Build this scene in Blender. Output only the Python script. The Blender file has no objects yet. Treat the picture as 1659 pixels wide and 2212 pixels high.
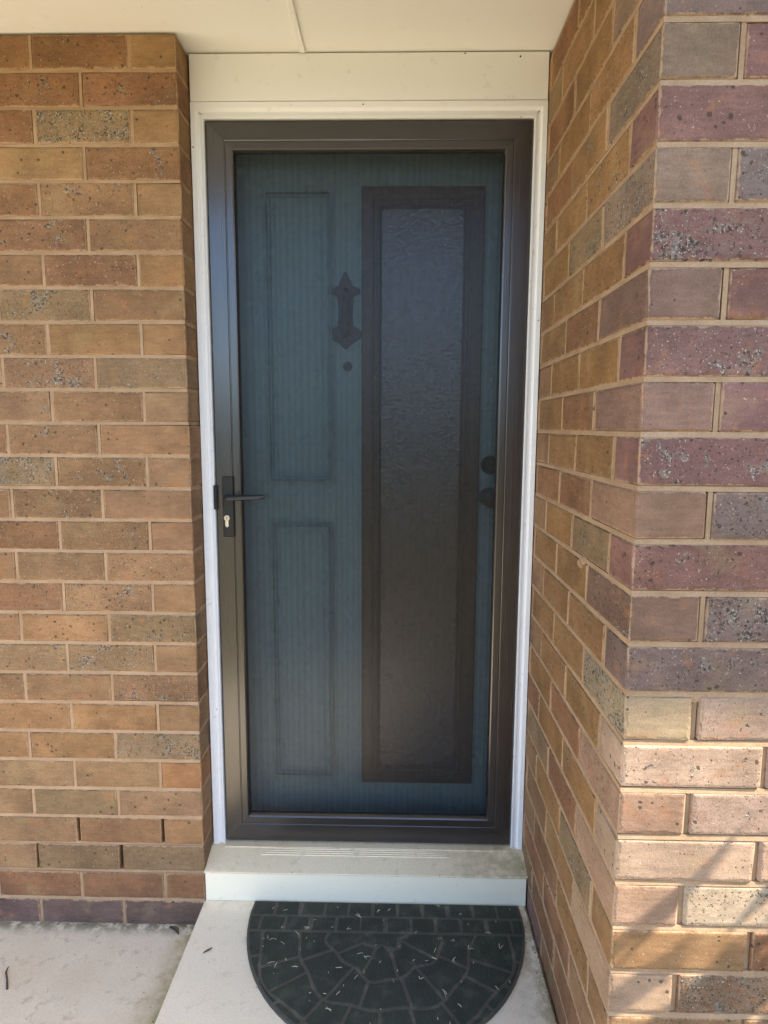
import bpy, math, random
from mathutils import Vector, Matrix
R = math.radians
rnd = random.Random(7)
sc = bpy.context.scene
col = sc.collection

# ------------------------------------------------------------------ camera
cam_d = bpy.data.cameras.new('camera')
cam = bpy.data.objects.new('camera', cam_d); col.objects.link(cam)
cam_d.sensor_fit = 'VERTICAL'; cam_d.sensor_height = 24.0
cam_d.lens = 24.0 * 1382.56 / 2212.0
cam_d.clip_start = 0.01; cam_d.clip_end = 500
TILT, YAW, ROLL = 0.131264, 0.019865, 0.004610
cam.location = (0.53688, -1.65311, 1.33953)
cam.rotation_mode = 'QUATERNION'
_m = Matrix.Rotation(YAW, 3, 'Z') @ Matrix.Rotation(math.pi/2 - TILT, 3, 'X') @ Matrix.Rotation(ROLL, 3, 'Z')
cam.rotation_quaternion = _m.to_quaternion()
sc.camera = cam

# ------------------------------------------------------------------ light
SUN = Vector((0.640, -0.195, 0.743)).normalized()      # towards the sun
world = bpy.data.worlds.new('World'); sc.world = world; world.use_nodes = True
nt = world.node_tree; nt.nodes.clear()
sky = nt.nodes.new('ShaderNodeTexSky'); sky.sky_type = 'NISHITA'; sky.sun_disc = False
sky.sun_elevation = math.asin(SUN.z); sky.sun_rotation = math.atan2(SUN.x, SUN.y)
sky.air_density = 0.8; sky.dust_density = 1.2; sky.ozone_density = 1.4
bg = nt.nodes.new('ShaderNodeBackground'); bg.inputs['Strength'].default_value = 0.15
wo = nt.nodes.new('ShaderNodeOutputWorld')
nt.links.new(sky.outputs[0], bg.inputs[0]); nt.links.new(bg.outputs[0], wo.inputs[0])
sd = bpy.data.lights.new('sun', 'SUN'); sd.energy = 3.8; sd.angle = R(0.53); sd.color = (1.0, 0.92, 0.80)
so = bpy.data.objects.new('sun', sd); col.objects.link(so)
so.location = (6, -3, 9); so.rotation_mode = 'QUATERNION'
so.rotation_quaternion = SUN.to_track_quat('Z', 'Y')

sc.view_settings.view_transform = 'Standard'; sc.view_settings.look = 'None'
sc.view_settings.gamma = 1.0; sc.view_settings.use_curve_mapping = False
sc.view_settings.exposure = 2.15
sc.cycles.use_denoising = True
sc.cycles.use_adaptive_sampling = True; sc.cycles.adaptive_threshold = 0.02
sc.cycles.max_bounces = 8; sc.cycles.diffuse_bounces = 4; sc.cycles.glossy_bounces = 3; sc.cycles.transparent_max_bounces = 8

# ------------------------------------------------------------------ dimensions (metres, z = 0 on the entry slab)
W, P = 0.9130, 0.6471          # opening width, how far the right wall comes out
C, ZR = 0.08422, -0.0168       # brick course, offset of the right wall's courses
F = 0.0860                     # face of the door frame
SOF = 2.2755                   # soffit
GL = -0.0760                   # lower paving
EAVE = -0.899                  # fascia plane

# ------------------------------------------------------------------ node helpers
class M:
    def __init__(s, name):
        s.m = bpy.data.materials.new(name); s.m.use_nodes = True
        s.t = s.m.node_tree; s.t.nodes.clear()
        s.o = s.t.nodes.new('ShaderNodeOutputMaterial')
        s.b = s.t.nodes.new('ShaderNodeBsdfPrincipled')
        s.t.links.new(s.b.outputs[0], s.o.inputs[0])
    def put(s, sock, v):
        if isinstance(v, bpy.types.NodeSocket): s.t.links.new(v, sock)
        elif isinstance(v, (tuple, list)):
            v = tuple(v)
            n = len(sock.default_value)
            sock.default_value = (v + (1.0,))[:n] if n == 4 else v[:3]
        else: sock.default_value = v
    def set(s, **k):
        for a, v in k.items(): s.put(s.b.inputs[a.replace('_', ' ')], v)
        return s
    def n(s, typ, **k):
        nd = s.t.nodes.new('ShaderNode' + typ)
        for a, v in k.items():
            if a[0] == '_': setattr(nd, a[1:], v)
            else: s.put(nd.inputs[a.replace('_', ' ')], v)
        return nd
    def obj(s): return s.n('TexCoord').outputs['Object']
    def pos(s): return s.n('NewGeometry').outputs['Position']
    def noise(s, vec, scale, detail=3.0, rough=0.55, dist=0.0):
        return s.n('TexNoise', Vector=vec, Scale=scale, Detail=detail, Roughness=rough, Distortion=dist).outputs[0]
    def vor(s, vec, scale):
        return s.n('TexVoronoi', Vector=vec, Scale=scale)
    def math(s, op, a, b=0.0, c=None, clamp=False):
        nd = s.t.nodes.new('ShaderNodeMath'); nd.operation = op; nd.use_clamp = clamp
        s.put(nd.inputs[0], a); s.put(nd.inputs[1], b)
        if c is not None: s.put(nd.inputs[2], c)
        return nd.outputs[0]
    def vmath(s, op, a, b):
        nd = s.t.nodes.new('ShaderNodeVectorMath'); nd.operation = op
        s.put(nd.inputs[0], a); s.put(nd.inputs[1], b)
        return nd.outputs[0]
    def step(s, v, a, b, lo=0.0, hi=1.0):
        nd = s.n('MapRange', _interpolation_type='SMOOTHSTEP')
        s.put(nd.inputs[0], v); s.put(nd.inputs[1], a); s.put(nd.inputs[2], b); s.put(nd.inputs[3], lo); s.put(nd.inputs[4], hi)
        return nd.outputs[0]
    def mix(s, f, a, b, mode='MIX'):
        nd = s.t.nodes.new('ShaderNodeMix'); nd.data_type = 'RGBA'; nd.blend_type = mode
        s.put(nd.inputs[0], f); s.put(nd.inputs[6], a); s.put(nd.inputs[7], b)
        return nd.outputs[2]
    def gray(s, v):
        nd = s.t.nodes.new('ShaderNodeCombineColor')
        for i in range(3): s.put(nd.inputs[i], v)
        return nd.outputs[0]
    def sep(s, v):
        nd = s.t.nodes.new('ShaderNodeSeparateXYZ'); s.put(nd.inputs[0], v); return nd.outputs
    def bump(s, h, strength=0.3, dist=0.001):
        nd = s.n('Bump', Strength=strength, Distance=dist, Height=h)
        s.put(s.b.inputs['Normal'], nd.outputs[0]); return s
    def scale(s, vec, v): return s.vmath('MULTIPLY', vec, v)

def brick_material():
    m = M('brick'); tc = m.n('TexCoord'); oi = m.n('ObjectInfo')
    off = m.math('MULTIPLY', oi.outputs['Random'], 37.0)
    v = m.vmath('ADD', tc.outputs['Object'], off)
    base, sp = oi.outputs['Color'], oi.outputs['Alpha']
    nx = m.math('ABSOLUTE', m.sep(tc.outputs['Normal'])[0])
    long_face = m.step(nx, 0.35, 0.6, 1.0, 0.10)
    n1 = m.noise(v, 9, 4, 0.6); n2 = m.noise(v, 24, 3, 0.6); n3 = m.noise(v, 420, 2)
    drag = m.noise(m.scale(v, (28.0, 28.0, 130.0)), 1.0, 4, 0.65)
    c = m.mix(1.0, base, m.gray(m.step(n1, 0.25, 0.75, 0.80, 1.18)), 'MULTIPLY')
    c = m.mix(1.0, c, m.gray(m.step(drag, 0.25, 0.75, 0.86, 1.12)), 'MULTIPLY')
    c = m.mix(m.step(n2, 0.56, 0.74, 0.0, 0.40), c, (0.40, 0.175, 0.075), 'MIX')
    c = m.mix(m.step(m.noise(m.vmath('ADD', v, (3.1, 1.7, 5.0)), 11, 2), 0.58, 0.72, 0.0, 0.26), c, (0.33, 0.25, 0.115))
    c = m.mix(1.0, c, m.gray(m.step(n3, 0.3, 0.7, 0.86, 1.12)), 'MULTIPLY')
    c = m.mix(1.0, c, m.gray(m.step(m.noise(m.pos(), 2.4, 5, 0.65), 0.3, 0.7, 0.74, 1.12)), 'MULTIPLY')
    # clusters of iron spots, burnt pits and pale grit
    cl = m.noise(m.vmath('ADD', v, (9.0, 2.0, 1.0)), 19, 3, 0.6)
    lo = m.math('SUBTRACT', 0.765, m.math('MULTIPLY', sp, 0.33))
    dens = m.math('MULTIPLY', m.step(cl, lo, m.math('ADD', lo, 0.14)), long_face)
    few = m.math('MULTIPLY', m.math('MULTIPLY', sp, long_face), 0.62)
    dens = m.math('MAXIMUM', dens, few)
    wv = m.vmath('ADD', v, m.scale(m.n('TexNoise', Vector=v, Scale=160.0).outputs[1], (0.006, 0.006, 0.006)))
    slag = m.math('MULTIPLY', m.step(dens, 0.35, 0.9, 0.0, 0.60), m.step(m.noise(v, 70, 4, 0.7), 0.42, 0.58))
    c = m.mix(slag, c, (0.225, 0.200, 0.155))
    nd = m.noise(m.vmath('ADD', v, (5.0, 8.0, 2.0)), 185, 3, 0.72); th = m.math('SUBTRACT', 0.685, m.math('MULTIPLY', dens, 0.165))
    spot = m.step(nd, th, m.math('ADD', th, 0.035))
    c = m.mix(m.math('MULTIPLY', spot, 0.85), c, (0.040, 0.034, 0.028))
    ng = m.noise(m.vmath('ADD', v, (4.0, 4.5, 14.0)), 230, 2, 0.7); tg = m.math('SUBTRACT', 0.710, m.math('MULTIPLY', dens, 0.115))
    grit = m.math('MULTIPLY', m.step(ng, tg, m.math('ADD', tg, 0.03)), m.math('MULTIPLY', long_face, m.step(sp, 0.0, 0.15)))
    c = m.mix(m.math('MULTIPLY', grit, 0.80), c, (0.50, 0.445, 0.35))
    # ragged arrises: mortar smeared over the edges of the face
    gx, gy, gz = m.sep(tc.outputs['Generated'])
    def edge(q, L): return m.math('MULTIPLY', m.math('SUBTRACT', 0.5, m.math('ABSOLUTE', m.math('SUBTRACT', q, 0.5))), L)
    ex = m.math('ADD', edge(gx, 0.2), m.step(nx, 0.4, 0.6, 0.0, 1.0)); ey = m.math('ADD', edge(gy, 0.11), m.step(nx, 0.4, 0.6, 1.0, 0.0))
    ed = m.math('MINIMUM', m.math('MINIMUM', ex, ey), edge(gz, 0.074))
    wob = m.math('ADD', m.math('MULTIPLY', m.noise(v, 60, 3, 0.6), 0.0105), m.math('MULTIPLY', m.noise(v, 260, 2), 0.0040))
    smear = m.step(m.math('SUBTRACT', ed, wob), -0.0058, -0.0034, 1.0, 0.0)
    c = m.mix(m.math('MULTIPLY', smear, 0.72), c, (0.43, 0.285, 0.165))
    # lone pinholes everywhere
    vp = m.vor(m.vmath('ADD', wv, (7.0, 1.0, 2.0)), 95); cp = m.sep(vp.outputs['Color'])
    pin = m.math('MULTIPLY', m.math('LESS_THAN', cp[0], m.math('MULTIPLY_ADD', sp, 0.22, 0.05)), m.step(m.math('SUBTRACT', vp.outputs['Distance'], m.math('MULTIPLY', m.math('MULTIPLY', cp[1], cp[1]), 0.26)), 0.06, 0.16, 1.0, 0.0))
    c = m.mix(m.math('MULTIPLY', pin, 0.75), c, (0.045, 0.035, 0.028))
    m.set(Base_Color=c, Roughness=0.86, Specular_IOR_Level=0.25)
    h = m.math('SUBTRACT', m.math('MULTIPLY_ADD', n3, 0.25, m.math('MULTIPLY_ADD', drag, 0.5, m.math('MULTIPLY', m.noise(v, 55, 4, 0.65), 0.9))), m.math('MULTIPLY', m.math('ADD', spot, pin), 1.3))
    h = m.math('ADD', h, m.math('MULTIPLY', grit, 0.7))
    h = m.math('SUBTRACT', h, m.math('MULTIPLY', m.step(m.math('SUBTRACT', ed, wob), -0.0060, 0.0005, 1.0, 0.0), 1.6))
    m.bump(h, 0.55, 0.0016)
    return m.m

def mortar_material():
    m = M('mortar'); v = m.pos()
    n = m.noise(v, 14, 4, 0.6); n2 = m.noise(v, 500, 2); n3 = m.noise(v, 70, 3)
    c = m.mix(m.step(n, 0.3, 0.7), (0.345, 0.220, 0.122), (0.44, 0.295, 0.175))
    c = m.mix(1.0, c, m.gray(m.step(n2, 0.25, 0.75, 0.82, 1.12)), 'MULTIPLY')
    c = m.mix(m.step(n3, 0.66, 0.74, 0, 0.5), c, (0.20, 0.15, 0.10))
    m.set(Base_Color=c, Roughness=0.92, Specular_IOR_Level=0.2)
    m.bump(m.math('MULTIPLY_ADD', n2, 0.35, n3), 0.6, 0.0018)
    return m.m

def paint(name, colr, rough=0.45, dirt=0.25, grain=0.12, dirtc=(0.30, 0.25, 0.17)):
    m = M(name); v = m.pos()
    n = m.noise(v, 5, 4, 0.6); n2 = m.noise(v, 38, 4, 0.65)
    c = m.mix(m.step(n, 0.3, 0.75, 0.0, 0.10), colr, (colr[0]*0.82, colr[1]*0.80, colr[2]*0.74))
    c = m.mix(m.math('MULTIPLY', m.step(n2, 0.60, 0.80), dirt), c, dirtc)
    vo = m.vor(v, 45); cs = m.sep(vo.outputs['Color'])
    spk = m.math('MULTIPLY', m.math('LESS_THAN', cs[0], 0.018), m.step(vo.outputs['Distance'], 0.05, 0.10, 1, 0))
    c = m.mix(m.math('MULTIPLY', spk, dirt*2.4, clamp=True), c, (0.05, 0.04, 0.03))
    m.set(Base_Color=c, Roughness=m.step(n2, 0.2, 0.8, rough-0.06, rough+0.10), Specular_IOR_Level=0.4)
    m.bump(m.math('ADD', m.noise(v, 90, 3), m.math('MULTIPLY', n2, 0.8)), grain, 0.0012)
    return m.m

def concrete(name, a, b, stain=(0.22, 0.18, 0.10), amount=0.3, rough=0.75):
    m = M(name); v = m.pos()
    n = m.noise(v, 3.2, 5, 0.6); n2 = m.noise(v, 26, 4, 0.65); n3 = m.noise(v, 260, 2)
    c = m.mix(m.step(n, 0.3, 0.7), a, b)
    c = m.mix(m.math('MULTIPLY', m.step(n2, 0.52, 0.78), amount), c, stain)
    c = m.mix(1.0, c, m.gray(m.step(n3, 0.2, 0.8, 0.90, 1.07)), 'MULTIPLY')
    vo = m.vor(v, 34); cs = m.sep(vo.outputs['Color'])
    spk = m.math('MULTIPLY', m.math('LESS_THAN', cs[0], 0.06), m.step(vo.outputs['Distance'], 0.04, 0.09, 1, 0))
    c = m.mix(m.math('MULTIPLY', spk, 0.75), c, (0.10, 0.08, 0.05))
    return m, v, c, n, n2, n3, rough

def concrete_done(t, extra=None):
    m, v, c, n, n2, n3, rough = t
    if extra: c = extra(m, v, c, n2)
    m.set(Base_Color=c, Roughness=rough, Specular_IOR_Level=0.3)
    m.bump(m.math('MULTIPLY_ADD', n3, 0.4, n2), 0.35, 0.002)
    return m.m

def metal_paint(name, colr, rough, streak=True, spec=0.5):
    m = M(name); v = m.pos()
    sx = m.noise(m.scale(v, (420.0, 420.0, 3.0)), 1.0, 3, 0.6)
    n = m.noise(v, 7, 4, 0.6)
    c = m.mix(m.step(n, 0.3, 0.75, 0, 0.35), colr, tuple(x*1.5 for x in colr))
    r = m.step(sx, 0.3, 0.7, rough-0.03, rough+0.06) if streak else rough
    m.set(Base_Color=c, Roughness=r, Specular_IOR_Level=spec, IOR=1.58)
    if streak: m.bump(m.math('ADD', m.math('MULTIPLY', sx, 1.0), m.noise(v, 900, 1)), 0.02, 0.0004)
    return m.m

def plain(name, colr, rough=0.5, metal=0.0, spec=0.5, nscale=60, amt=0.15, bump=0.1):
    m = M(name); v = m.obj()
    n = m.noise(v, nscale, 3, 0.6)
    c = m.mix(m.step(n, 0.3, 0.7, 0, 1), tuple(x*(1-amt) for x in colr), tuple(min(1, x*(1+amt)) for x in colr))
    m.set(Base_Color=c, Roughness=rough, Metallic=metal, Specular_IOR_Level=spec)
    m.bump(n, bump, 0.001)
    return m.m

BRICK, MORTAR = brick_material(), mortar_material()
CREAM = paint('cream_soffit_paint', (0.845, 0.835, 0.785), 0.55, 0.14)
WHITE = paint('white_frame_paint', (0.825, 0.83, 0.82), 0.32, 0.34)
def sill_mat():
    return concrete_done(concrete('cream_painted_concrete', (0.79, 0.65, 0.42), (0.85, 0.71, 0.48), (0.40, 0.31, 0.14), 0.45, 0.5),
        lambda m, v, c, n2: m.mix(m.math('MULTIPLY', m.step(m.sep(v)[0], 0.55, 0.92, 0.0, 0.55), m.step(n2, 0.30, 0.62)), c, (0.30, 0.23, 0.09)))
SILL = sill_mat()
STEPW = paint('white_step_paint', (0.90, 0.82, 0.62), 0.42, 0.34)
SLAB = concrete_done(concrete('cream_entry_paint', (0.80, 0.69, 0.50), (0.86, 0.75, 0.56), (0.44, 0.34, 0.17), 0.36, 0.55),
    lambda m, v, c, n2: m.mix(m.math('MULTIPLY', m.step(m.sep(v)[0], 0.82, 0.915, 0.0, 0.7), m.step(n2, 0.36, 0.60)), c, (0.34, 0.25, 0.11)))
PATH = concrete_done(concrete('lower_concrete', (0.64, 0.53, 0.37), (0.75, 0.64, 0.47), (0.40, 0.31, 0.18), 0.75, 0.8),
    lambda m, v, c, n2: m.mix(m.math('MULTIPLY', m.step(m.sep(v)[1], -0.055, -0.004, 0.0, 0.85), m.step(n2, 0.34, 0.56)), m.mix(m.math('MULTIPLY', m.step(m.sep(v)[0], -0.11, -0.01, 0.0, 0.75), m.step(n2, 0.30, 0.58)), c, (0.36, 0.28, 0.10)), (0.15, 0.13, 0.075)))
CHAR = metal_paint('charcoal_powder_coat', (0.016, 0.013, 0.012), 0.22, True, 0.9)
RAIL = metal_paint('charcoal_rail_coat', (0.020, 0.016, 0.015), 0.26, False, 0.7)
BLACK = plain('black_hardware', (0.010, 0.010, 0.011), 0.30)
WIRE = plain('black_wire', (0.018, 0.019, 0.019), 0.26, 0.0, 0.65)
STEEL = plain('nickel_cylinder', (0.75, 0.73, 0.68), 0.25, 1.0)
TEAL = paint('teal_door_paint', (0.235, 0.385, 0.435), 0.28, 0.05, 0.06, (0.05, 0.10, 0.12))
BROWN = plain('brown_stained_timber', (0.080, 0.054, 0.044), 0.35)
BRONZE = plain('dark_bronze', (0.060, 0.036, 0.038), 0.40)

def glass_mat():
    m = M('obscure_glass'); v = m.pos()
    vo = m.vor(v, 120); n = m.noise(v, 200, 2)
    m.set(Base_Color=(0.046, 0.041, 0.056), Roughness=0.05, Specular_IOR_Level=1.0, IOR=1.6)
    m.bump(m.math('ADD', vo.outputs['Distance'], m.math('MULTIPLY', n, 0.5)), 0.4, 0.0025)
    return m.m
GLASS = glass_mat()

def mat_fibre(name, a, b):
    m = M(name); v = m.pos()
    n = m.noise(v, 700, 2, 0.7); n2 = m.noise(v, 30, 3); rib = m.noise(m.scale(v, (330.0, 40.0, 40.0)), 1.0, 1)
    c = m.mix(m.step(n, 0.25, 0.75), a, b)
    c = m.mix(m.step(n2, 0.45, 0.75, 0, 0.6), c, tuple(x*1.5 for x in b)); c = m.mix(m.step(m.noise(v, 7, 4, 0.65), 0.45, 0.7, 0, 0.3), c, tuple(x*.6 for x in a))
    m.set(Base_Color=c, Roughness=1.0, Specular_IOR_Level=0.1)
    m.bump(m.math('ADD', n, m.math('MULTIPLY', rib, 0.8)), 0.9, 0.003)
    return m.m
PAD = mat_fibre('mat_pile', (0.044, 0.049, 0.037), (0.082, 0.086, 0.065))
RUB = mat_fibre('mat_groove', (0.100, 0.090, 0.068), (0.160, 0.142, 0.108))
STRAW = plain('dry_straw', (0.62, 0.52, 0.36), 0.8)
CRUMB = plain('leaf_crumbs', (0.050, 0.036, 0.022), 0.9)
DRYLEAF = plain('dry_leaf_brown', (0.085, 0.060, 0.032), 0.8)
LEAF = plain('shrub_leaf', (0.060, 0.105, 0.030), 0.5)
STEM = plain('shrub_stem', (0.11, 0.08, 0.05), 0.8)
ROOF = plain('roof_tile', (0.16, 0.09, 0.06), 0.8)
def lawn_mat():
    m = M('lawn'); v = m.pos()
    n = m.noise(v, 1.3, 4); n2 = m.noise(v, 40, 3)
    c = m.mix(m.step(n, 0.3, 0.7), (0.16, 0.135, 0.07), (0.25, 0.20, 0.11))
    c = m.mix(1.0, c, m.gray(m.step(n2, 0.2, 0.8, 0.6, 1.3)), 'MULTIPLY')
    m.set(Base_Color=c, Roughness=0.95, Specular_IOR_Level=0.15); m.bump(n2, 0.8, 0.02)
    return m.m
LAWN = lawn_mat()
ADDED_SOIL = plain('added_dark_soil', (0.060, 0.044, 0.030), 0.95, 0.0, 0.1, 25, 0.5, 0.8)
def bank_mat():
    m = M('garden_bank'); v = m.pos(); n = m.noise(v, 2.5, 6, 0.7)
    m.set(Base_Color=m.mix(m.step(n, 0.35, 0.65), (0.020, 0.032, 0.014), (0.085, 0.095, 0.045)), Roughness=0.9); m.bump(n, 1.0, 0.3)
    return m.m
BANK = bank_mat()

# ------------------------------------------------------------------ mesh helpers
class G:
    def __init__(s): s.v, s.f = [], []
    def add(s, vs, fs):
        b = len(s.v); s.v += [tuple(p) for p in vs]; s.f += [tuple(i + b for i in f) for f in fs]; return s
    def box(s, x0, x1, y0, y1, z0, z1, bv=0.0, jit=0.0, rng=None):
        bv = min(bv, (x1-x0)*.45, (y1-y0)*.45, (z1-z0)*.45)
        if bv <= 0:
            vs = [(x, y, z) for z in (z0, z1) for y in (y0, y1) for x in (x0, x1)]
            fs = [(0, 2, 3, 1), (4, 5, 7, 6), (0, 1, 5, 4), (2, 6, 7, 3), (0, 4, 6, 2), (1, 3, 7, 5)]
            return s.add(vs, fs)
        vs, idx = [], {}
        X, Y, Z = (x0, x1), (y0, y1), (z0, z1)
        for i in (0, 1):
            for j in (0, 1):
                for k in (0, 1):
                    sx, sy, sz = (1-2*i)*bv, (1-2*j)*bv, (1-2*k)*bv
                    for a, d in enumerate(((0, sy, sz), (sx, 0, sz), (sx, sy, 0))):
                        idx[(i, j, k, a)] = len(vs)
                        p = [X[i]+d[0], Y[j]+d[1], Z[k]+d[2]]
                        if jit: p = [q + rng.uniform(-jit, jit) for q in p]
                        vs.append(p)
        fs = []
        def q(*c): fs.append([idx[t] for t in c])
        for i in (0, 1): q((i,0,0,0),(i,1,0,0),(i,1,1,0),(i,0,1,0))
        for j in (0, 1): q((0,j,0,1),(1,j,0,1),(1,j,1,1),(0,j,1,1))
        for k in (0, 1): q((0,0,k,2),(1,0,k,2),(1,1,k,2),(0,1,k,2))
        for j in (0, 1):
            for k in (0, 1): q((0,j,k,1),(1,j,k,1),(1,j,k,2),(0,j,k,2))
        for i in (0, 1):
            for k in (0, 1): q((i,0,k,0),(i,1,k,0),(i,1,k,2),(i,0,k,2))
        for i in (0, 1):
            for j in (0, 1): q((i,j,0,0),(i,j,1,0),(i,j,1,1),(i,j,0,1))
        for i in (0, 1):
            for j in (0, 1):
                for k in (0, 1): fs.append([idx[(i,j,k,a)] for a in range(3)])
        ctr = Vector(((x0+x1)/2, (y0+y1)/2, (z0+z1)/2)); out = []
        for f in fs:
            a, b, c = (Vector(vs[f[t]]) for t in range(3))
            nrm = (b-a).cross(c-a); mid = sum((Vector(vs[t]) for t in f), Vector())/len(f) - ctr
            out.append(f if nrm.dot(mid) > 0 else f[::-1])
        return s.add(vs, out)
    def sweep(s, prof, path, closed=True, caps=True):
        """prof: list of 2-D points; path: list of (origin, U, V) frames"""
        n = len(prof); vs = []
        for o, U, V in path:
            for a, b in prof: vs.append(Vector(o) + Vector(U)*a + Vector(V)*b)
        fs = []
        for i in range(len(path)-1):
            for j in range(n if closed else n-1):
                k = (j+1) % n
                fs.append((i*n+j, i*n+k, (i+1)*n+k, (i+1)*n+j))
        if caps:
            fs.append(tuple(range(n))[::-1]); fs.append(tuple(range((len(path)-1)*n, len(path)*n)))
        return s.add(vs, fs)
    def prism(s, pts, axis, a0, a1, bev=0.0):
        """extrude a closed 2-D outline along an axis ('x','y','z')"""
        def mk(p, a):
            return {'x': (a, p[0], p[1]), 'y': (p[0], a, p[1]), 'z': (p[0], p[1], a)}[axis]
        n = len(pts); rings = [(pts, a0)]
        if bev:
            cx, cy = sum(p[0] for p in pts)/n, sum(p[1] for p in pts)/n
            def ins(d):
                r = []
                for i in range(n):
                    p0, p1, p2 = Vector(pts[i-1]), Vector(pts[i]), Vector(pts[(i+1) % n])
                    e = ((p1-p0).normalized() + (p2-p1).normalized())
                    nn = Vector((-e.y, e.x)).normalized()
                    if nn.dot(Vector((cx, cy))-p1) < 0 and False: nn = -nn
                    r.append(tuple(p1 + nn*d*s.orient(pts)))
                return r
            sg = 1 if a1 > a0 else -1
            rings = [(pts, a0), (pts, a1 - sg*bev), (ins(bev), a1)]
        else: rings.append((pts, a1))
        vs = [mk(p, a) for ps, a in rings for p in ps]; fs = []
        for i in range(len(rings)-1):
            for j in range(n):
                k = (j+1) % n; fs.append((i*n+j, i*n+k, (i+1)*n+k, (i+1)*n+j))
        fs.append(tuple(range(n))[::-1]); fs.append(tuple(range((len(rings)-1)*n, len(rings)*n)))
        return s.add(vs, fs)
    @staticmethod
    def orient(pts):
        a = sum(pts[i-1][0]*pts[i][1]-pts[i][0]*pts[i-1][1] for i in range(len(pts)))
        return 1 if a > 0 else -1
    def tube(s, pts, r, n=10, caps=True):
        pts = [Vector(p) for p in pts]; path = []
        rr = r if isinstance(r, (list, tuple)) else [r]*len(pts)
        vs, fs = [], []
        for i, p in enumerate(pts):
            d = (pts[min(i+1, len(pts)-1)] - pts[max(i-1, 0)]).normalized()
            up = Vector((0, 0, 1)) if abs(d.z) < .9 else Vector((1, 0, 0))
            U = d.cross(up).normalized(); V = d.cross(U)
            for j in range(n):
                a = 2*math.pi*j/n; vs.append(p + (U*math.cos(a) + V*math.sin(a))*rr[i])
        for i in range(len(pts)-1):
            for j in range(n):
                k = (j+1) % n; fs.append((i*n+j, (i+1)*n+j, (i+1)*n+k, i*n+k))
        if caps: fs.append(tuple(range(n))); fs.append(tuple(range((len(pts)-1)*n, len(pts)*n))[::-1])
        return s.add(vs, fs)
    def lathe_y(s, cx, cz, prof, n=24):
        """prof: (radius, y) ring list, turned about the y axis"""
        vs = [(cx + r*math.cos(2*math.pi*j/n), y, cz + r*math.sin(2*math.pi*j/n)) for r, y in prof for j in range(n)]
        fs = [(i*n+j, i*n+(j+1) % n, (i+1)*n+(j+1) % n, (i+1)*n+j) for i in range(len(prof)-1) for j in range(n)]
        fs.append(tuple(range(n))[::-1]); fs.append(tuple(range((len(prof)-1)*n, len(prof)*n)))
        return s.add(vs, fs)
    def mesh(s, name, mat, smooth=False):
        me = bpy.data.meshes.new(name); me.from_pydata(s.v, [], s.f); me.materials.append(mat)
        import bmesh
        b = bmesh.new(); b.from_mesh(me); bmesh.ops.recalc_face_normals(b, faces=b.faces); b.to_mesh(me); b.free()
        if smooth:
            for p in me.polygons: p.use_smooth = True
            try: me.set_sharp_from_angle(angle=R(35))
            except Exception: pass
        me.update(); return me
    def build(s, name, mat, parent=None, smooth=False, **tags):
        o = bpy.data.objects.new(name, s.mesh(name, mat, smooth)); col.objects.link(o)
        if parent: o.parent = parent
        for k, v in tags.items(): o[k] = v
        return o

def thing(name, label, category, group=None):
    o = bpy.data.objects.new(name, None); col.objects.link(o); o.empty_display_size = 0.05
    o['label'] = label; o['category'] = category
    if group: o['group'] = group
    return o

# ------------------------------------------------------------------ ground
G().box(-40, 40, -60, -1.62, -0.40, GL-0.02).build('lawn', LAWN, kind='structure')
G().box(-8, -0.006, -1.60, 0.30, -0.40, GL).build('lower_path', PATH, kind='structure')
G().box(W+0.002, 8, -1.60, -P+0.05, -0.40, GL-.03).build('added_dark_bed', ADDED_SOIL, kind='structure')  # unseen dark ground, added to cut bounce on the pier and door reflections
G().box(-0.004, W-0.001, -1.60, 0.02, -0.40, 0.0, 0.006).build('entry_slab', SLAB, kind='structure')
def bank():
    g = G(); n = 60
    for r, (y, z) in enumerate(((-13.0, -0.10), (-14.0, 0.9), (-15.5, 1.6), (-19.0, 1.9), (-26.0, 2.2))):
        for i in range(n+1):
            x = -38 + 76*i/n
            g.v.append((x, y + rnd.uniform(-.4, .4), z*(1 + 0.25*math.sin(i*0.9) + rnd.uniform(-.18, .18)) if r else z))
    for r in range(4):
        for i in range(n): g.f.append((r*(n+1)+i, r*(n+1)+i+1, (r+1)*(n+1)+i+1, (r+1)*(n+1)+i))
    g.build('garden_bank', BANK, kind='structure')
bank()

# ------------------------------------------------------------------ brickwork
BH = C - 0.0080
def brick_mesh(lx, variants):
    out = []
    for i in range(variants):
        out.append(G().box(-lx/2, lx/2, -.055, .055, -BH/2, BH/2, 0.0022 + 0.0014*rnd.random(), 0.0011, rnd).mesh('brick', BRICK))
    return out
FULL, HALF = brick_mesh(0.232, 6), brick_mesh(0.110, 3)
_cut = {}
def cut_mesh(lx, h):
    k = (round(lx, 3), round(h, 3))
    if k not in _cut: _cut[k] = G().box(-lx/2, lx/2, -.055, .055, -h/2, h/2, 0.003, 0.0008, rnd).mesh('brick', BRICK)
    return _cut[k]

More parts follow.
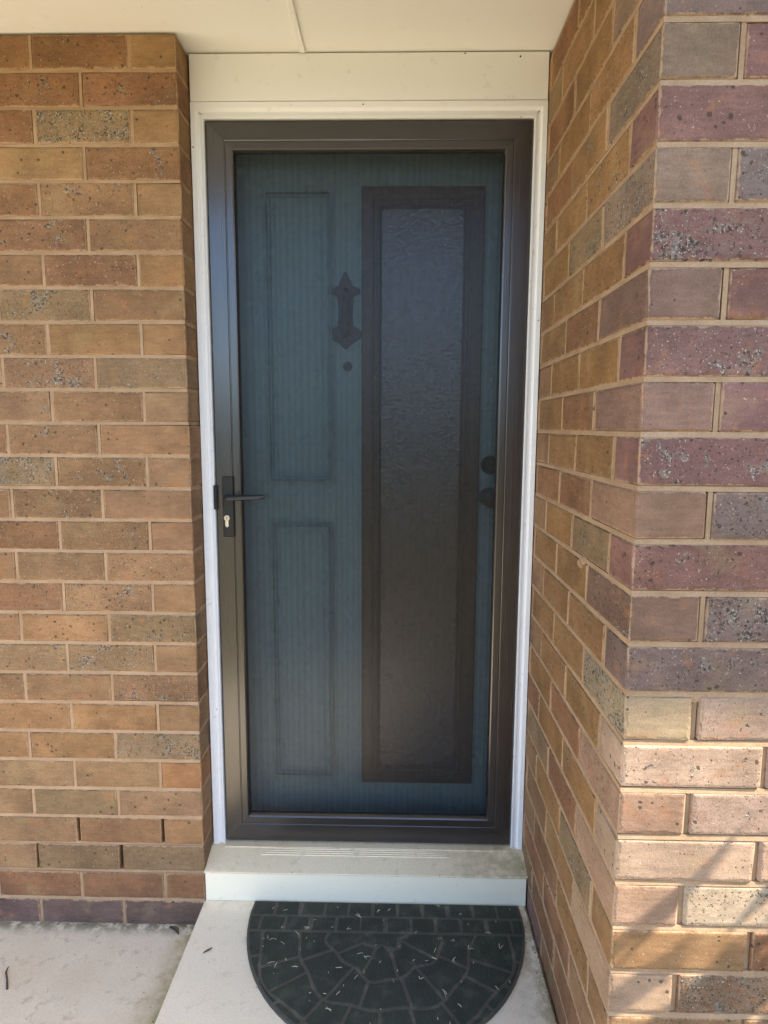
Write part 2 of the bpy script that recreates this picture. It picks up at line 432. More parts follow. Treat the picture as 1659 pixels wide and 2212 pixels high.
PAL = {  # clay colours; painted light: k m v pier shade, q sun, n bounce
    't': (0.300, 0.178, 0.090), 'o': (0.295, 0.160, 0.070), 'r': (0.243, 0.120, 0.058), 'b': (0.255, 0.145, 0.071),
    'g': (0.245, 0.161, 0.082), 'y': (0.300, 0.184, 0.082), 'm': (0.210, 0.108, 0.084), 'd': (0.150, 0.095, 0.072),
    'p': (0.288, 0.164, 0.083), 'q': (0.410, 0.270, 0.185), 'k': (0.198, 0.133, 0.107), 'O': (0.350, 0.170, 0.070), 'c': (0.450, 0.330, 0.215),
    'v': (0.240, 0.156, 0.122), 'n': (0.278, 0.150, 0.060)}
def put_brick(mesh, parent, loc, rotz, code, sp):
    o = bpy.data.objects.new('brick', mesh); col.objects.link(o); o.parent = parent
    o.location = (loc[0], loc[1], loc[2] + rnd.uniform(-.0006, .0006))
    o.rotation_euler = (rnd.uniform(-.004, .004), rnd.uniform(-.003, .003), rotz + rnd.choice((0, math.pi)) + rnd.uniform(-.004, .004))
    c = PAL[code] if len(code) == 1 else tuple(a*.55+b*.45 for a, b in zip(PAL[code[0]], PAL[code[1]])); j = rnd.uniform(.93, 1.07)
    if parent is lw and loc[2] > .1: c = tuple(a*.72+b*.28 for a, b in zip(c, (0.262, 0.150, 0.074)))
    o.color = (min(1, c[0]*j*rnd.uniform(.97, 1.03)), c[1]*j, c[2]*j*rnd.uniform(.95, 1.05), sp)
    return o

# left wall: rows listed from the corner outwards as (colour, amount of spots)
LEFT = {
 26: 'y0 r5 o3', 25: 'r6 r6', 24: 'y1 g9 r4', 23: 'r5 y1', 22: 't3 b6 r5', 21: 'b4 r6', 20: 'o0 r6 b3', 19: 'b4 g7',
 18: 'b0 o3 b5', 17: 'g6 b7', 16: 't1 b4 b6', 15: 'p1 b5', 14: 't2 b6 g9', 13: 'p1 b6', 12: 'p0 b6 r5', 11: 'b6 b5 o3',
 10: 'p0 b7 r6', 9: 'g6 o4 b5', 8: 't0 g7 g6', 7: 'b7 b4 b6', 6: 't0 o3 o3', 5: 'g7 o3 o2', 4: 'O0 t2 t3', 3: 't2 g4 t2',
 2: 'o0 o3 t4', 1: 'g4 g5 t3', 0: 'r2 r3 r3', -1: 'd3 d2 d2'}
def dec(s): return [(t[0], int(t[1])/9.0) for t in s.split()]
def filler(): return rnd.choice('bbboorrtgp'), rnd.choice((.15, .3, .45, .6, .8))

lw = thing('brick_wall', 'speckled tan and brown brick wall left of the door with open weep joints at its foot', 'wall')
XL = -1.68
def bed(g, k, z0, x0, x1, y_face, recess): pass
gm = G()
gm.box(XL, -0.0055, 0.036, 0.30, -0.30, SOF-0.004)
for r in range(-1, 27):
    zc = r*C + C/2; h = BH
    z0, z1 = r*C, (r+1)*C
    lst = dec(LEFT[r]); i = 0
    x = 0.0
    full_first = (r % 2 == 1)
    while x > XL + 0.06:
        code, sp = lst[i] if i < len(lst) else filler()
        lx = 0.232 if (i > 0 or full_first) else 0.110
        me = rnd.choice(FULL if lx > .2 else HALF); zz = zc
        if r == 26: me = cut_mesh(lx, SOF-0.006-(z0+0.004)); zz = (SOF-0.006+z0+0.004)/2
        if r == -1: me = cut_mesh(lx, 0.105); zz = z1-0.004-0.0525
        put_brick(me, lw, (x-lx/2 + rnd.uniform(-.001, .001), 0.055 + rnd.uniform(-.0007, .0012), zz), 0, code, sp)
        x -= lx + 0.008; i += 1
        # perpend mortar, left open as weep holes in two rows
        if r not in (1, 2):
            gm.box(x+0.0002, x+0.0078, 0.0018+rnd.uniform(0, .0012), 0.037, z0+0.0036, min(z1-0.0036, SOF-.006))
for k in range(0, 27):
    z = k*C; rc = 0.006 if k in (1, 2) else 0.0016
    gm.prism([(rc+.0012, z+.0043), (rc, z-.0043), (.037, z-.0043), (.037, z+.0043)], 'x', XL, -0.0012)
    gm.box(-0.012, -0.0018, 0.038, 0.108, z-.0042, z+.0042)
gm.build('mortar', MORTAR, lw)

# right wall: the return beside the door and the pier face towards the viewer
rw = thing('brick_wall', 'brown brick wall right of the door turning a corner into a sunlit pier', 'wall')
# (pier face from the corner rightwards | return face from the corner inwards)
RIGHT = {  # same bricks: upper pier rows coloured as shaded, lower rows as sunlit
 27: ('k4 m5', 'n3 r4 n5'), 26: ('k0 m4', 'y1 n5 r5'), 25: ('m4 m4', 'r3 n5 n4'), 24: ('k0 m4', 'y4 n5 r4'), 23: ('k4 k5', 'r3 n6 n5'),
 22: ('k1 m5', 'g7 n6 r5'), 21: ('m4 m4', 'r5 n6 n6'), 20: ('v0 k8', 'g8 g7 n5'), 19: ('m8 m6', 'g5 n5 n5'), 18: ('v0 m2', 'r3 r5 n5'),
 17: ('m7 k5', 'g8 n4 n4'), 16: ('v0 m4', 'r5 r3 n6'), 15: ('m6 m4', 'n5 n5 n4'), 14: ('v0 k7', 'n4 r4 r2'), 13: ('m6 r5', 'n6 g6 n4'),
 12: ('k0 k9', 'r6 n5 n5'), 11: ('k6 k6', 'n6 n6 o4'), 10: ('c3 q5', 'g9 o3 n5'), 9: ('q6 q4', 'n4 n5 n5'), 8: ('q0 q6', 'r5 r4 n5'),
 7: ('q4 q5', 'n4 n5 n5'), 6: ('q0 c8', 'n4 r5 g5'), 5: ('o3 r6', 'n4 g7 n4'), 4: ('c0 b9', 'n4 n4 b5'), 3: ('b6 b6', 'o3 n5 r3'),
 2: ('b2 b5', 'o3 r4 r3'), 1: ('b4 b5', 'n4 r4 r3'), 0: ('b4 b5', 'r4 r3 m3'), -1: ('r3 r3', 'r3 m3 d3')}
XR = W + 1.30
gm = G()
gm.box(W+0.0055, XR, -P+0.036, 0.30, -0.30, SOF-0.004)
for r in range(-1, 28):
    z0, z1 = r*C+ZR, (r+1)*C+ZR; zc = (z0+z1)/2
    top = min(z1-0.004, SOF-0.006); odd = r % 2 == 1
    if top - (z0+.004) < 0.02: continue
    cut = top < z1-0.0045
    def msh(lx):
        if cut: return cut_mesh(lx, top-(z0+.004))
        return rnd.choice(FULL)
    zz = (top+z0+.004)/2 if cut else zc
    pf, rf = dec(RIGHT[r][0]), dec(RIGHT[r][1])
    zt = min(z1-.0036, SOF-.006)
    # corner brick shared by both faces
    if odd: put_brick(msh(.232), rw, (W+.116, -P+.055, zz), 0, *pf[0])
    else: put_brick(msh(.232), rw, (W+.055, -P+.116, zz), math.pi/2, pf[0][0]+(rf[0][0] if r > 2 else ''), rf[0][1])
    # pier face
    x = W + (.24 if odd else .12); i = 1
    pr = .0068 if r < 11 else .0030
    gm.box(x-.0078, x-.0002, -P+pr, -P+.037, z0+.0036, zt)
    while x < XR - .1:
        code, sp = pf[i] if i < len(pf) else filler()
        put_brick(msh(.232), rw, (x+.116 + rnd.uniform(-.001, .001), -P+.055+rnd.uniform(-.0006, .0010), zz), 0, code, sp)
        x += .24; i += 1
        gm.box(x-.0078, x-.0002, -P+pr+rnd.uniform(0, .001), -P+.037, z0+.0036, zt)
    # return face
    y = -P + (.12 if odd else .24); i = 1
    gm.box(W+.0016, W+.008, y-.0078, y-.0002, z0+.0036, zt)
    while y < 0.12:
        code, sp = rf[i] if i < len(rf) else filler()
        put_brick(msh(.232), rw, (W+.055+rnd.uniform(-.0004, .0008), y+.116, zz), math.pi/2, code, sp)
        y += .24; i += 1
        gm.box(W+.0016, W+.008, y-.0078, y-.0002, z0+.0036, zt)
for k in range(-1, 28):
    z = k*C+ZR
    if z > SOF-.01: continue
    gm.prism([(-P+.0026, z+.0043), (-P+.0010, z-.0043), (-P+.037, z-.0043), (-P+.037, z+.0043)], 'x', W+.0014, XR)
    gm.prism([(W+.0018, z+.0042), (W+.0010, z-.0042), (W+.0118, z-.0042), (W+.0118, z+.0042)], 'y', -P+.0375, .30)
# fat dabs squeezed out of the joints
for (x, y, z, r) in ((W+.115, -P+.003, 11*C+ZR-.006, .011), (W+.003, -P+.27, 13*C+ZR-.008, .013), (W+.003, -P+.255, 13*C+ZR, .010)):
    gm.lathe_y(x, z, [(r, y+.003), (r*.8, y-.0005), (r*.3, y-.0018)], 9)
gm.build('mortar', MORTAR, rw)

# ------------------------------------------------------------------ soffit, eaves, roof
sf = thing('soffit', 'cream sheet soffit over the doorway with a thin cover strip across it', 'soffit')
G().box(XL-.3, 0.2926, EAVE, 0.30, SOF, SOF+.006).build('soffit_sheet', CREAM, sf)
G().box(0.2934, XR+.3, EAVE, 0.30, SOF, SOF+.006).build('soffit_sheet', CREAM, sf)
g = G(); g.prism([(0.2856, SOF-.0002), (0.2862, SOF-.0062), (0.2880, SOF-.0075), (0.2980, SOF-.0075), (0.2998, SOF-.0062), (0.3004, SOF-.0002)], 'y', EAVE, 0.081)
g.build('cover_strip', CREAM, sf)
fa = thing('fascia', 'cream painted fascia board and gutter along the eaves above the door', 'fascia')
G().box(XL-.4, XR+.4, EAVE-.022, EAVE-.001, SOF-.035, SOF+.17, .002).build('fascia_board', CREAM, fa)
g = G(); g.prism([(EAVE-.024, SOF+.05), (EAVE-.024, SOF+.16), (EAVE-.028, SOF+.16), (EAVE-.028, SOF+.055), (EAVE-.125, SOF+.055), (EAVE-.135, SOF+.15), (EAVE-.139, SOF+.15), (EAVE-.129, SOF+.05)], 'x', XL-.4, XR+.4)
g.build('gutter', CREAM, fa)
rf = thing('roof', 'low tiled roof slope above the eaves of the brick house', 'roof')
g = G(); g.prism([(EAVE-.06, SOF+.175), (4.0, SOF+2.2), (4.0, SOF+2.25), (EAVE-.06, SOF+.21)], 'x', XL-.4, XR+.4)
g.build('roof_sheet', ROOF, rf)
hc = G().box(XL, XR, 0.31, 4.0, -0.30, SOF+.1).build('house_light_block', plain('house_light_block', (0.02, 0.02, 0.02), 0.9), kind='structure')  # solid dark block added to stop light leaking in behind the walls

# ------------------------------------------------------------------ door frame
df = thing('door_frame', 'white painted timber door frame and head board round the charcoal screen door', 'door frame')
JT, JB = 2.1575, 0.094
JI0, JI1 = 0.0365, 0.8790     # inner faces
# plan profile measured inwards from the opening edge: (in, depth)
prof = [(0.0, 0.0), (0.0125, 0.0), (0.0165, 0.0045), (0.0185, 0.0075), (0.0255, 0.0075), (0.0285, 0.0030), (0.0330, 0.0022), (0.0345, 0.0045), (0.0345, 0.150), (0.0, 0.150)]
X0, X1 = 0.0036, W-0.0024
k1 = (JI0-X0)/.0345; k2 = (X1-JI1)/.0345
def sw(pts): g = G(); return g
g = G(); g.sweep([(a*k1, d) for a, d in prof], [((X0, F, JB-.02), (1, 0, 0), (0, 1, 0)), ((X0, F, JT), (1, 0, -1), (0, 1, 0))]); g.build('jamb', WHITE, df)
g = G(); g.sweep([(a*k2, d) for a, d in prof], [((X1, F, JB-.02), (-1, 0, 0), (0, 1, 0)), ((X1, F, JT), (-1, 0, -1), (0, 1, 0))]); g.build('jamb', WHITE, df)
kh = (JT-2.1190)/.0345
g = G(); g.sweep([(a*kh, d) for a, d in prof], [((X0+.0003, F, JT), (k1/kh, 0, -1), (0, 1, 0)), ((X1-.0003, F, JT), (-k2/kh, 0, -1), (0, 1, 0))]); g.build('frame_head', WHITE, df)
G().box(0.0035, W-.0025, F+.002, F+.030, JT+.0022, SOF-.0035, .0012).build('head_board', WHITE, df)
st = G().box(0.0335, 0.0440, F-.0012, F+.030, 1.113, 1.180, .0012).build('strike_plate', BLACK, df)
G().box(0.0375, 0.0415, F-.0022, F+.006, 1.128, 1.166, .0008).build('latch_lip', BLACK, st)

for hx, hz, hr in ((0.838, 2.2600, .0022), (0.0085, 2.050, .0020), (0.445, 2.1500, .0019), (0.905, 1.62, .0015), (0.700, 2.268, .0017)):
    g = G(); g.lathe_y(hx, hz, [(hr, F+.003), (hr, F-.0004), (hr*.5, F-.0006)], 10); g.build('nail_head', CRUMB, df)

# ------------------------------------------------------------------ screen door
sdr = thing('screen_door', 'charcoal aluminium security screen door with black woven mesh in white frame', 'screen door')
SY = F+.0085
DX0, DX1, DZ0, DZ1 = 0.0385, 0.8780, 0.1225, 2.1165
OX0, OX1, OZ0, OZ1 = 0.1120, 0.8050, 0.2060, 2.0430
sp_ = [(0.0, .003), (0.0018, .0006), (0.0035, 0.0), (0.046, 0.0), (0.0475, .0014), (0.0490, .0014), (0.0505, .0004), (0.0660, .0004), (0.0695, .0025), (0.0735, .0090), (0.0735, .020), (0.0, .022)]
def member(name, p0, d0, p1, d1, width):
    k = width/.0735; g = G()
    g.sweep([(a*k, d) for a, d in sp_], [((p0[0], SY, p0[1]), (d0[0], 0, d0[1]), (0, 1, 0)), ((p1[0], SY, p1[1]), (d1[0], 0, d1[1]), (0, 1, 0))])
    return g.build(name, RAIL if 'rail' in name else CHAR, sdr)
wl, wr, wt, wb = OX0-DX0, DX1-OX1, DZ1-OZ1, OZ0-DZ0
member('stile', (DX0, DZ0), (1, wb/wl), (DX0, DZ1), (1, -wt/wl), wl)
member('stile', (DX1, DZ0), (-1, wb/wr), (DX1, DZ1), (-1, -wt/wr), wr)
member('top_rail', (DX0+.0003, DZ1), (wl/wt, -1), (DX1-.0003, DZ1), (-wr/wt, -1), wt)
member('bottom_rail', (DX0+.0003, DZ0), (wl/wb, 1), (DX1-.0003, DZ0), (-wr/wb, 1), wb)
g = G(); pitch, rw_ = 0.00225, 0.00042
x = OX0-.001
hexa = [(math.cos(a), math.sin(a)) for a in [math.pi/3*i for i in range(6)]]
while x < OX1+.001:
    rv = rw_*(1 + -.02 + .11*math.sin(x*2*math.pi/.0172 + 1.6*math.sin(x*31)) + rnd.uniform(-.08, .08))
    g.sweep([(a*rv, b*rv) for a, b in hexa], [((x, SY+.0140, OZ0-.002), (1, 0, 0), (0, 1, 0)), ((x, SY+.0140, OZ1+.002), (1, 0, 0), (0, 1, 0))], caps=False)
    x += pitch
z = OZ0-.001
while z < OZ1+.001:
    g.sweep([(a*rw_, b*rw_) for a, b in hexa], [((OX0-.002, SY+.0148, z), (0, 0, 1), (0, 1, 0)), ((OX1+.002, SY+.0148, z), (0, 0, 1), (0, 1, 0))], caps=False)
    z += pitch
g.build('mesh_screen', WIRE, sdr, smooth=True, kind='stuff')
hp = G().box(0.0575, 0.0890, SY-.0075, SY-.0002, 1.037, 1.204, .0022).build('handle_plate', BLACK, sdr)
g = G(); g.tube([(0.0735, SY-.006, 1.1480), (0.0735, SY-.030, 1.1480), (0.0755, SY-.042, 1.1482), (0.0830, SY-.047, 1.1486), (0.110, SY-.047, 1.1500), (0.150, SY-.0465, 1.1518), (0.176, SY-.045, 1.1530), (0.1815, SY-.043, 1.1532)],
                [.0095, .0088, .0082, .0078, .0075, .0072, .0070, .0050], 14); g.build('lever', BLACK, hp, smooth=True)
g = G(); pts = []
for i in range(25):
    a = R(-55 + 290*i/24); pts.append((0.0697 + .0085*math.cos(a), 1.0900 + .0085*math.sin(a)))
pts += [(0.0647, 1.068), (0.0697, 1.0635), (0.0747, 1.068)]
g.prism(pts, 'y', SY-.008, SY-.0125, .0008); cy = g.build('key_cylinder', STEEL, hp, smooth=True)
G().box(0.0690, 0.0704, SY-.0130, SY-.0122, 1.0865, 1.0945).build('keyway', BLACK, cy)

# ------------------------------------------------------------------ inner front door
fd = thing('front_door', 'teal panelled front door with brown framed glass strip seen through the screen mesh', 'door')
IY = 0.180
G().box(0.045, 0.875, IY, IY+.040, 0.118, 2.112, .002).build('door_leaf', TEAL, fd)
def ring(name, x0, x1, z0, z1, w, prof, mat, parent, y=IY):
    g = G()
    cs = [((x0, y, z0), (1, 0, 1)), ((x1, y, z0), (-1, 0, 1)), ((x1, y, z1), (-1, 0, -1)), ((x0, y, z1), (1, 0, -1))]
    n = len(prof)
    for o, U in cs:
        for a, d in prof: g.v.append((o[0]+U[0]*a*w, o[1]-d, o[2]+U[2]*a*w))
    for i in range(4):
        for j in range(n):
            k, i2 = (j+1) % n, (i+1) % 4
            g.f.append((i*n+j, i*n+k, i2*n+k, i2*n+j))
    return g.build(name, mat, parent)
mould = [(0, .0002), (0, .013), (.10, .015), (.22, .015), (.26, .004), (.40, .004), (.44, .012), (.60, .013), (.74, .009), (.78, .003), (1.0, .002), (1.0, .0002)]
ring('panel_moulding', 0.172, 0.354, 1.184, 1.972, .020, mould, TEAL, fd)
ring('panel_moulding', 0.174, 0.352, 0.286, 1.064, .020, mould, TEAL, fd)
G().box(0.200, 0.326, IY-.005, IY-.0003, 1.212, 1.944, .004).build('raised_panel', TEAL, fd)
G().box(0.202, 0.324, IY-.005, IY-.0003, 0.314, 1.036, .004).build('raised_panel', TEAL, fd)
fr = [(0, .0002), (0, .010), (.06, .013), (.55, .013), (.62, .010), (.70, .010), (.78, .013), (.86, .012), (1.0, .004), (1.0, .0002)]
gf = ring('glazing_frame', 0.436, 0.770, 0.268, 1.983, .056, fr, BROWN, fd)
G().box(0.4925, 0.7135, IY-.0035, IY-.0004, 0.3245, 1.9265).build('glass_pane', GLASS, gf)
cx = 0.3915
half = [(0, 1.764), (.006, 1.757), (.009, 1.748), (.015, 1.738), (.019, 1.726), (.030, 1.722), (.040, 1.716), (.041, 1.708), (.035, 1.703), (.027, 1.701), (.022, 1.694), (.0195, 1.670), (.0195, 1.636), (.022, 1.618), (.033, 1.612), (.043, 1.604), (.045, 1.594), (.040, 1.584), (.030, 1.578), (.017, 1.570), (.006, 1.560), (0, 1.555)]
pts = [(cx+a, b) for a, b in half] + [(cx-a, b) for a, b in half[-2:0:-1]]
kn = G().prism(pts, 'y', IY-.0004, IY-.009, .002).build('door_knocker', BRONZE, fd)
g = G(); g.tube([(cx, IY-.010, 1.712), (cx, IY-.026, 1.708), (cx, IY-.030, 1.690), (cx, IY-.028, 1.640), (cx, IY-.022, 1.600), (cx, IY-.011, 1.592)], [.010, .011, .009, .0075, .011, .009], 10); g.build('striker', BRONZE, kn, smooth=True)
g = G(); g.lathe_y(0.3965, 1.508, [(.0125, IY-.0003), (.0125, IY-.003), (.010, IY-.0055), (.006, IY-.0055), (.005, IY-.004)], 20); g.build('peephole', BRONZE, fd, smooth=True)
g = G(); g.lathe_y(0.8010, 1.235, [(.026, IY-.0003), (.026, IY-.006), (.022, IY-.010), (.016, IY-.020), (.014, IY-.022)], 24); g.build('deadbolt', BLACK, fd, smooth=True)
g = G(); g.lathe_y(0.8000, 1.143, [(.027, IY-.0003), (.027, IY-.005), (.012, IY-.010), (.011, IY-.028), (.020, IY-.036), (.026, IY-.046), (.024, IY-.056), (.014, IY-.061)], 24); g.build('door_knob', BLACK, fd, smooth=True)

# ------------------------------------------------------------------ sill and step
stp = thing('door_step', 'low cream and white painted step with sloping sill under the screen door', 'step')
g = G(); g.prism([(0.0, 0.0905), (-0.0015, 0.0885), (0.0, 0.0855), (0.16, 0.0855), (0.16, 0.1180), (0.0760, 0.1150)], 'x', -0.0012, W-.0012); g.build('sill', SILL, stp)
g = G(); g.box(0.0015, W-.004, 0.0008, 0.16, 0.0005, 0.0853, .0015); g.build('riser', STEPW, stp)
th = G().box(0.0400, 0.8765, 0.0745, 0.1150, 0.1135, 0.1172, .0008).build('threshold_strip', SILL, stp)
for i in range(4):
    y = 0.0520 + .0062*i; zz = 0.0905 + (0.1150-0.0905)*y/.076
    g = G(); g.prism([(y, zz-.0005), (y+.0010, zz+.0022), (y+.0026, zz+.0026), (y+.0036, zz+.0008)], 'x', 0.15+.012*i, 0.70-.02*i); g.build('tread_rib', SILL, stp)

# ------------------------------------------------------------------ doormat
dm = thing('doormat', 'dark half round doormat with cobble pattern lying against the step', 'doormat')
MX, MA, MB, MZ = 0.5150, 0.3745, 0.450, 0.0020
outline = [(MX-.372, -0.004), (MX+.372, -0.004)]
for i in range(41):
    a = math.pi*i/40; outline.append((MX+MA*math.cos(a), -0.045-(MB-.045)*math.sin(a)))
g = G(); g.prism(outline[::-1], 'z', MZ-.0015, MZ+.0042, .0012); g.build('mat_base', RUB, dm)
clipo = [(MX + (x-MX)*.985, -0.008 + (y+.008)*.98 if y < -.01 else -.0065) for x, y in outline]
def clip(poly, conv):
    s = G.orient(conv)
    for i in range(len(conv)):
        a, b = conv[i-1], conv[i]; out = []
        side = lambda p: s*((b[0]-a[0])*(p[1]-a[1])-(b[1]-a[1])*(p[0]-a[0]))
        for j in range(len(poly)):
            p, q = poly[j-1], poly[j]; dp, dq = side(p), side(q)
            if (dp >= 0) != (dq >= 0):
                t = dp/(dp-dq); out.append((p[0]+(q[0]-p[0])*t, p[1]+(q[1]-p[1])*t))
            if dq >= 0: out.append(q)
        poly = out
        if len(poly) < 3: return None
    return poly
def area(p): return abs(sum(p[i-1][0]*p[i][1]-p[i][0]*p[i-1][1] for i in range(len(p))))/2
cells = []
GAP = .0042
for row, (ya, yb) in enumerate(((-.004, -.058), (-.058, -.112))):
    n = 11; wv = .748/n
    for i in range(-1, n+1):
        xa = MX-.374 + wv*(i + (.5 if row else 0)) + rnd.uniform(-.003, .003); xb = xa+wv
        cells.append([(xa+GAP, yb+GAP), (xb-GAP, yb+GAP), (xb-GAP*1.3, ya-GAP), (xa+GAP*1.3, ya-GAP)])
rings_ = [(0.0, .055, 1), (.055, .145, 5), (.145, .235, 7), (.235, .325, 10), (.325, .42, 13)]
wv_ = lambda a, r: .009*math.sin(a*5.0+r*40)+.005*math.sin(a*11+r*90)
for ri, (r0, r1, n) in enumerate(rings_):
    jj = [0] + [t + rnd.uniform(-.16, .16) for t in range(1, n)] + [n]
    for i in range(n):
        a0, a1 = math.pi*jj[i]/n, math.pi*jj[i+1]/n
        p = []; ga0, ga1 = GAP/max(r0, .02), GAP/r1
        for t in range(7):
            a = a0+ga1 + (a1-a0-2*ga1)*t/6; rr = r1-GAP+wv_(a, r1); p.append((MX+rr*math.cos(a), -.112-rr*math.sin(a)))
        if r0 > 0:
            for t in range(7):
                a = a1-ga0 - (a1-a0-2*ga0)*t/6; rr = r0+GAP+wv_(a, r0); p.append((MX+rr*math.cos(a), -.112-rr*math.sin(a)))
        cells.append(p)
for p in cells:
    q = clip(p, clipo)
    if not q or area(q) < 1.2e-4: continue
    r = []
    for t in q:
        if not r or (t[0]-r[-1][0])**2+(t[1]-r[-1][1])**2 > 1e-6: r.append(t)
    if len(r) < 3: continue
    if G.orient(r) < 0: r = r[::-1]
    g = G(); g.prism(r, 'z', MZ+.0040, MZ+.0060+rnd.uniform(-.0003, .0003), .0010); g.build('mat_pad', PAD, dm)

# ------------------------------------------------------------------ litter
def blade(g, x, y, z, a, L, w, curl):
    d = Vector((math.cos(a), math.sin(a), 0)); s = Vector((-d.y, d.x, 0)); up = Vector((0, 0, 1))
    pr = []
    for t in (-.5, 0, .5):
        c = Vector((x, y, z)) + d*L*t + up*(curl*(1-4*t*t)); ww = w*(1-abs(t)*.8)
        pr.append([c - s*ww, c + up*w*.7, c + s*ww])
    vs = [p for r in pr for p in r]
    fs = [(0, 1, 4, 3), (1, 2, 5, 4), (3, 4, 7, 6), (4, 5, 8, 7), (0, 3, 5, 2), (3, 6, 8, 5), (0, 2, 1), (6, 7, 8)]
    g.add(vs, fs)
g = G(); k = 0
while k < 80:
    x = MX + rnd.uniform(-.37, .37); y = rnd.uniform(-.44, -.01)
    if ((x-MX)/.36)**2 + (max(0, -y-.045)/.395)**2 > 1: continue
    L = rnd.choice((.004, .006, .008, .011, .016))
    for q in range(rnd.choice((1, 1, 2))):
        blade(g, x+rnd.uniform(-.004, .004), y+rnd.uniform(-.004, .004), MZ+.0075, rnd.uniform(0, 6.28), L*rnd.uniform(.7, 1.2), rnd.uniform(.0006, .0012), rnd.uniform(0, .002))
    k += 1
for k in range(9): blade(g, rnd.uniform(.02, .12), rnd.uniform(-.45, -.02), .001, rnd.uniform(0, 6.28), rnd.uniform(.004, .012), .0007, .0008)
g.build('grass_clippings', STRAW, kind='stuff', label='pale dry grass clippings scattered over the dark doormat', category='grass clippings')
def crumb(g, x, y, z, r):
    vs = [(x+r*rnd.uniform(.5, 1.3), y, z), (x-r*rnd.uniform(.5, 1.3), y+r*.3, z), (x, y+r*rnd.uniform(.5, 1.2), z), (x+r*.2, y-r*rnd.uniform(.5, 1.2), z), (x, y, z+r*rnd.uniform(.6, 1.1))]
    g.add(vs, [(0, 2, 4), (2, 1, 4), (1, 3, 4), (3, 0, 4), (0, 3, 1, 2)])
g = G()
for k in range(70):
    y = rnd.uniform(-.62, -.01); crumb(g, W-.004-abs(rnd.gauss(0, .010)), y, .0002, rnd.uniform(.0008, .0026))
for k in range(26): crumb(g, rnd.uniform(.895, .908), rnd.uniform(0.005, .07), .0905+.024*rnd.random(), rnd.uniform(.0008, .002))
for x in (.62, .655, .665, .70, .725, .731, .755, .76): crumb(g, x, rnd.uniform(0.0, .004), .0905, rnd.uniform(.0012, .0024))
for x, y in ((.083, .03), (.088, .024), (.248, .002), (.735, .030), (.728, .032)): crumb(g, x, y, .0905+.0245*y/.076, rnd.uniform(.0014, .0024))
for k in range(22): crumb(g, -.012-abs(rnd.gauss(0, .012)), rnd.uniform(-.35, -.005), GL+.0003, rnd.uniform(.0008, .0022))
for k in range(34): crumb(g, rnd.uniform(-.5, -.02), -.004-abs(rnd.gauss(0, .005)), GL+.0003, rnd.uniform(.0008, .0022))
for k in range(16): crumb(g, rnd.uniform(-.5, -.03), rnd.uniform(-.4, -.03), GL+.0003, rnd.uniform(.0008, .002))
for k in range(14): crumb(g, rnd.uniform(.84, .90), rnd.uniform(-.45, -.05), .0003, rnd.uniform(.0008, .002))
g.build('leaf_crumbs', CRUMB, kind='stuff', label='dark crumbs of leaf litter along the wall foot and step edges', category='leaf litter')
g = G(); g.tube([(-.476, -.160, GL+.004), (-.470, -.180, GL+.007), (-.455, -.200, GL+.006), (-.439, -.226, GL+.004)], [.0012, .0026, .0024, .0030], 8)
g.build('twig', DRYLEAF, label='thin dark twig lying on the lower concrete at the left edge', category='twig')
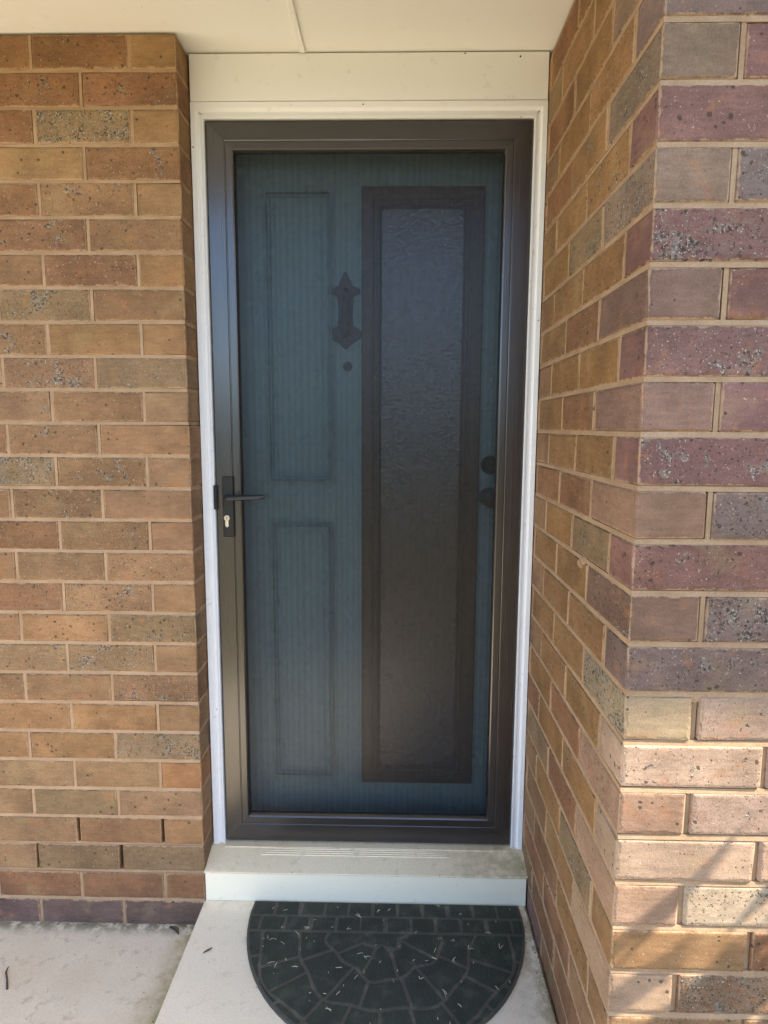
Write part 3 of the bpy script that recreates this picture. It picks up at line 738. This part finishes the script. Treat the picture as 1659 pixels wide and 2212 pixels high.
def leaf(name, label, pts, w, mat, h=.006):
    g = G(); n = len(pts); P3 = [Vector(p) for p in pts]
    for t in (0, .0006):
        for i, p in enumerate(P3):
            d = (P3[min(i+1, n-1)]-P3[max(i-1, 0)]).normalized(); s = Vector((-d.y, d.x, 0)); ww = w*math.sin(math.pi*(i+.25)/(n-.5))
            g.v += [p-s*ww+Vector((0, 0, h*.8-t)), p+Vector((0, 0, -t+.001)), p+s*ww+Vector((0, 0, h-t))]
    m = 3*n
    for i in range(n-1):
        for j in (0, 1):
            a = i*3+j; g.f.append((a, a+1, a+4, a+3)); g.f.append((m+a, m+a+3, m+a+4, m+a+1))
    rim = [0, 1, 2] + [i*3+2 for i in range(1, n)] + [n*3-2, n*3-3] + [i*3 for i in range(n-2, 0, -1)]
    for i in range(len(rim)): a, b = rim[i-1], rim[i]; g.f.append((a, b, m+b, m+a))
    return g.build(name, mat, label=label, category='leaf')
leaf('dry_leaf', 'curled brown leaf on the lower concrete against the brick wall', [(-.100, -.016, GL+.001), (-.086, -.020, GL+.002), (-.074, -.028, GL+.002), (-.066, -.040, GL+.001)], .006, DRYLEAF)
leaf('dry_leaf', 'small thin leaf fragment on the cream entry slab left of the doormat', [(.050, -.185, .001), (.060, -.177, .002), (.068, -.168, .001)], .0028, DRYLEAF, .003)

# ------------------------------------------------------------------ shrub whose leaves shade the foot of the pier
sh = thing('garden_shrub', 'round leafy green shrub growing in the bed beside the pier', 'shrub')
base = Vector((2.30, -1.36, GL-.03)); CC = Vector((2.25, -1.32, 1.24)); CR = Vector((.55, .60, .56))
g = G()
for i in range(7):
    a = i*0.9 + .3; d = Vector((math.cos(a), math.sin(a), 0))
    p1 = base + d*.06 + Vector((0, 0, .40)); p2 = CC + Vector((d.x*CR.x*.35, d.y*CR.y*.35, -.15)); p3 = CC + Vector((d.x*CR.x*.75, d.y*CR.y*.75, .10 + .05*i))
    g.tube([base + d*.02 - Vector((0, 0, .03)), p1, p2, p3], [.016, .013, .009, .003], 7)
g.build('stem', STEM, sh, smooth=True)
g = G(); k = 0
while k < 3200:
    p = Vector((rnd.uniform(-1, 1), rnd.uniform(-1, 1), rnd.uniform(-1, 1)))
    if p.length > 1 or p.length < .25: continue
    q = p*(1 + .12*math.sin(p.x*7)*math.cos(p.z*6+p.y*5))
    p = CC + Vector((q.x*CR.x, q.y*CR.y, q.z*CR.z)); ang = rnd.uniform(0, 6.28); L = rnd.uniform(.06, .11); w = L*.24
    d = Vector((math.cos(ang), math.sin(ang), rnd.uniform(-.6, .6))).normalized(); t = d.cross(Vector((rnd.uniform(-.5, .5), rnd.uniform(-.5, .5), 1))).normalized()
    m1 = p + d*L*.5
    g.add([p, m1+t*w, m1-t*w, p+d*L, m1+Vector((0, 0, .006))], [(0, 1, 4), (0, 4, 2), (1, 3, 4), (4, 3, 2)])
    k += 1
g.build('foliage', LEAF, sh, kind='stuff')
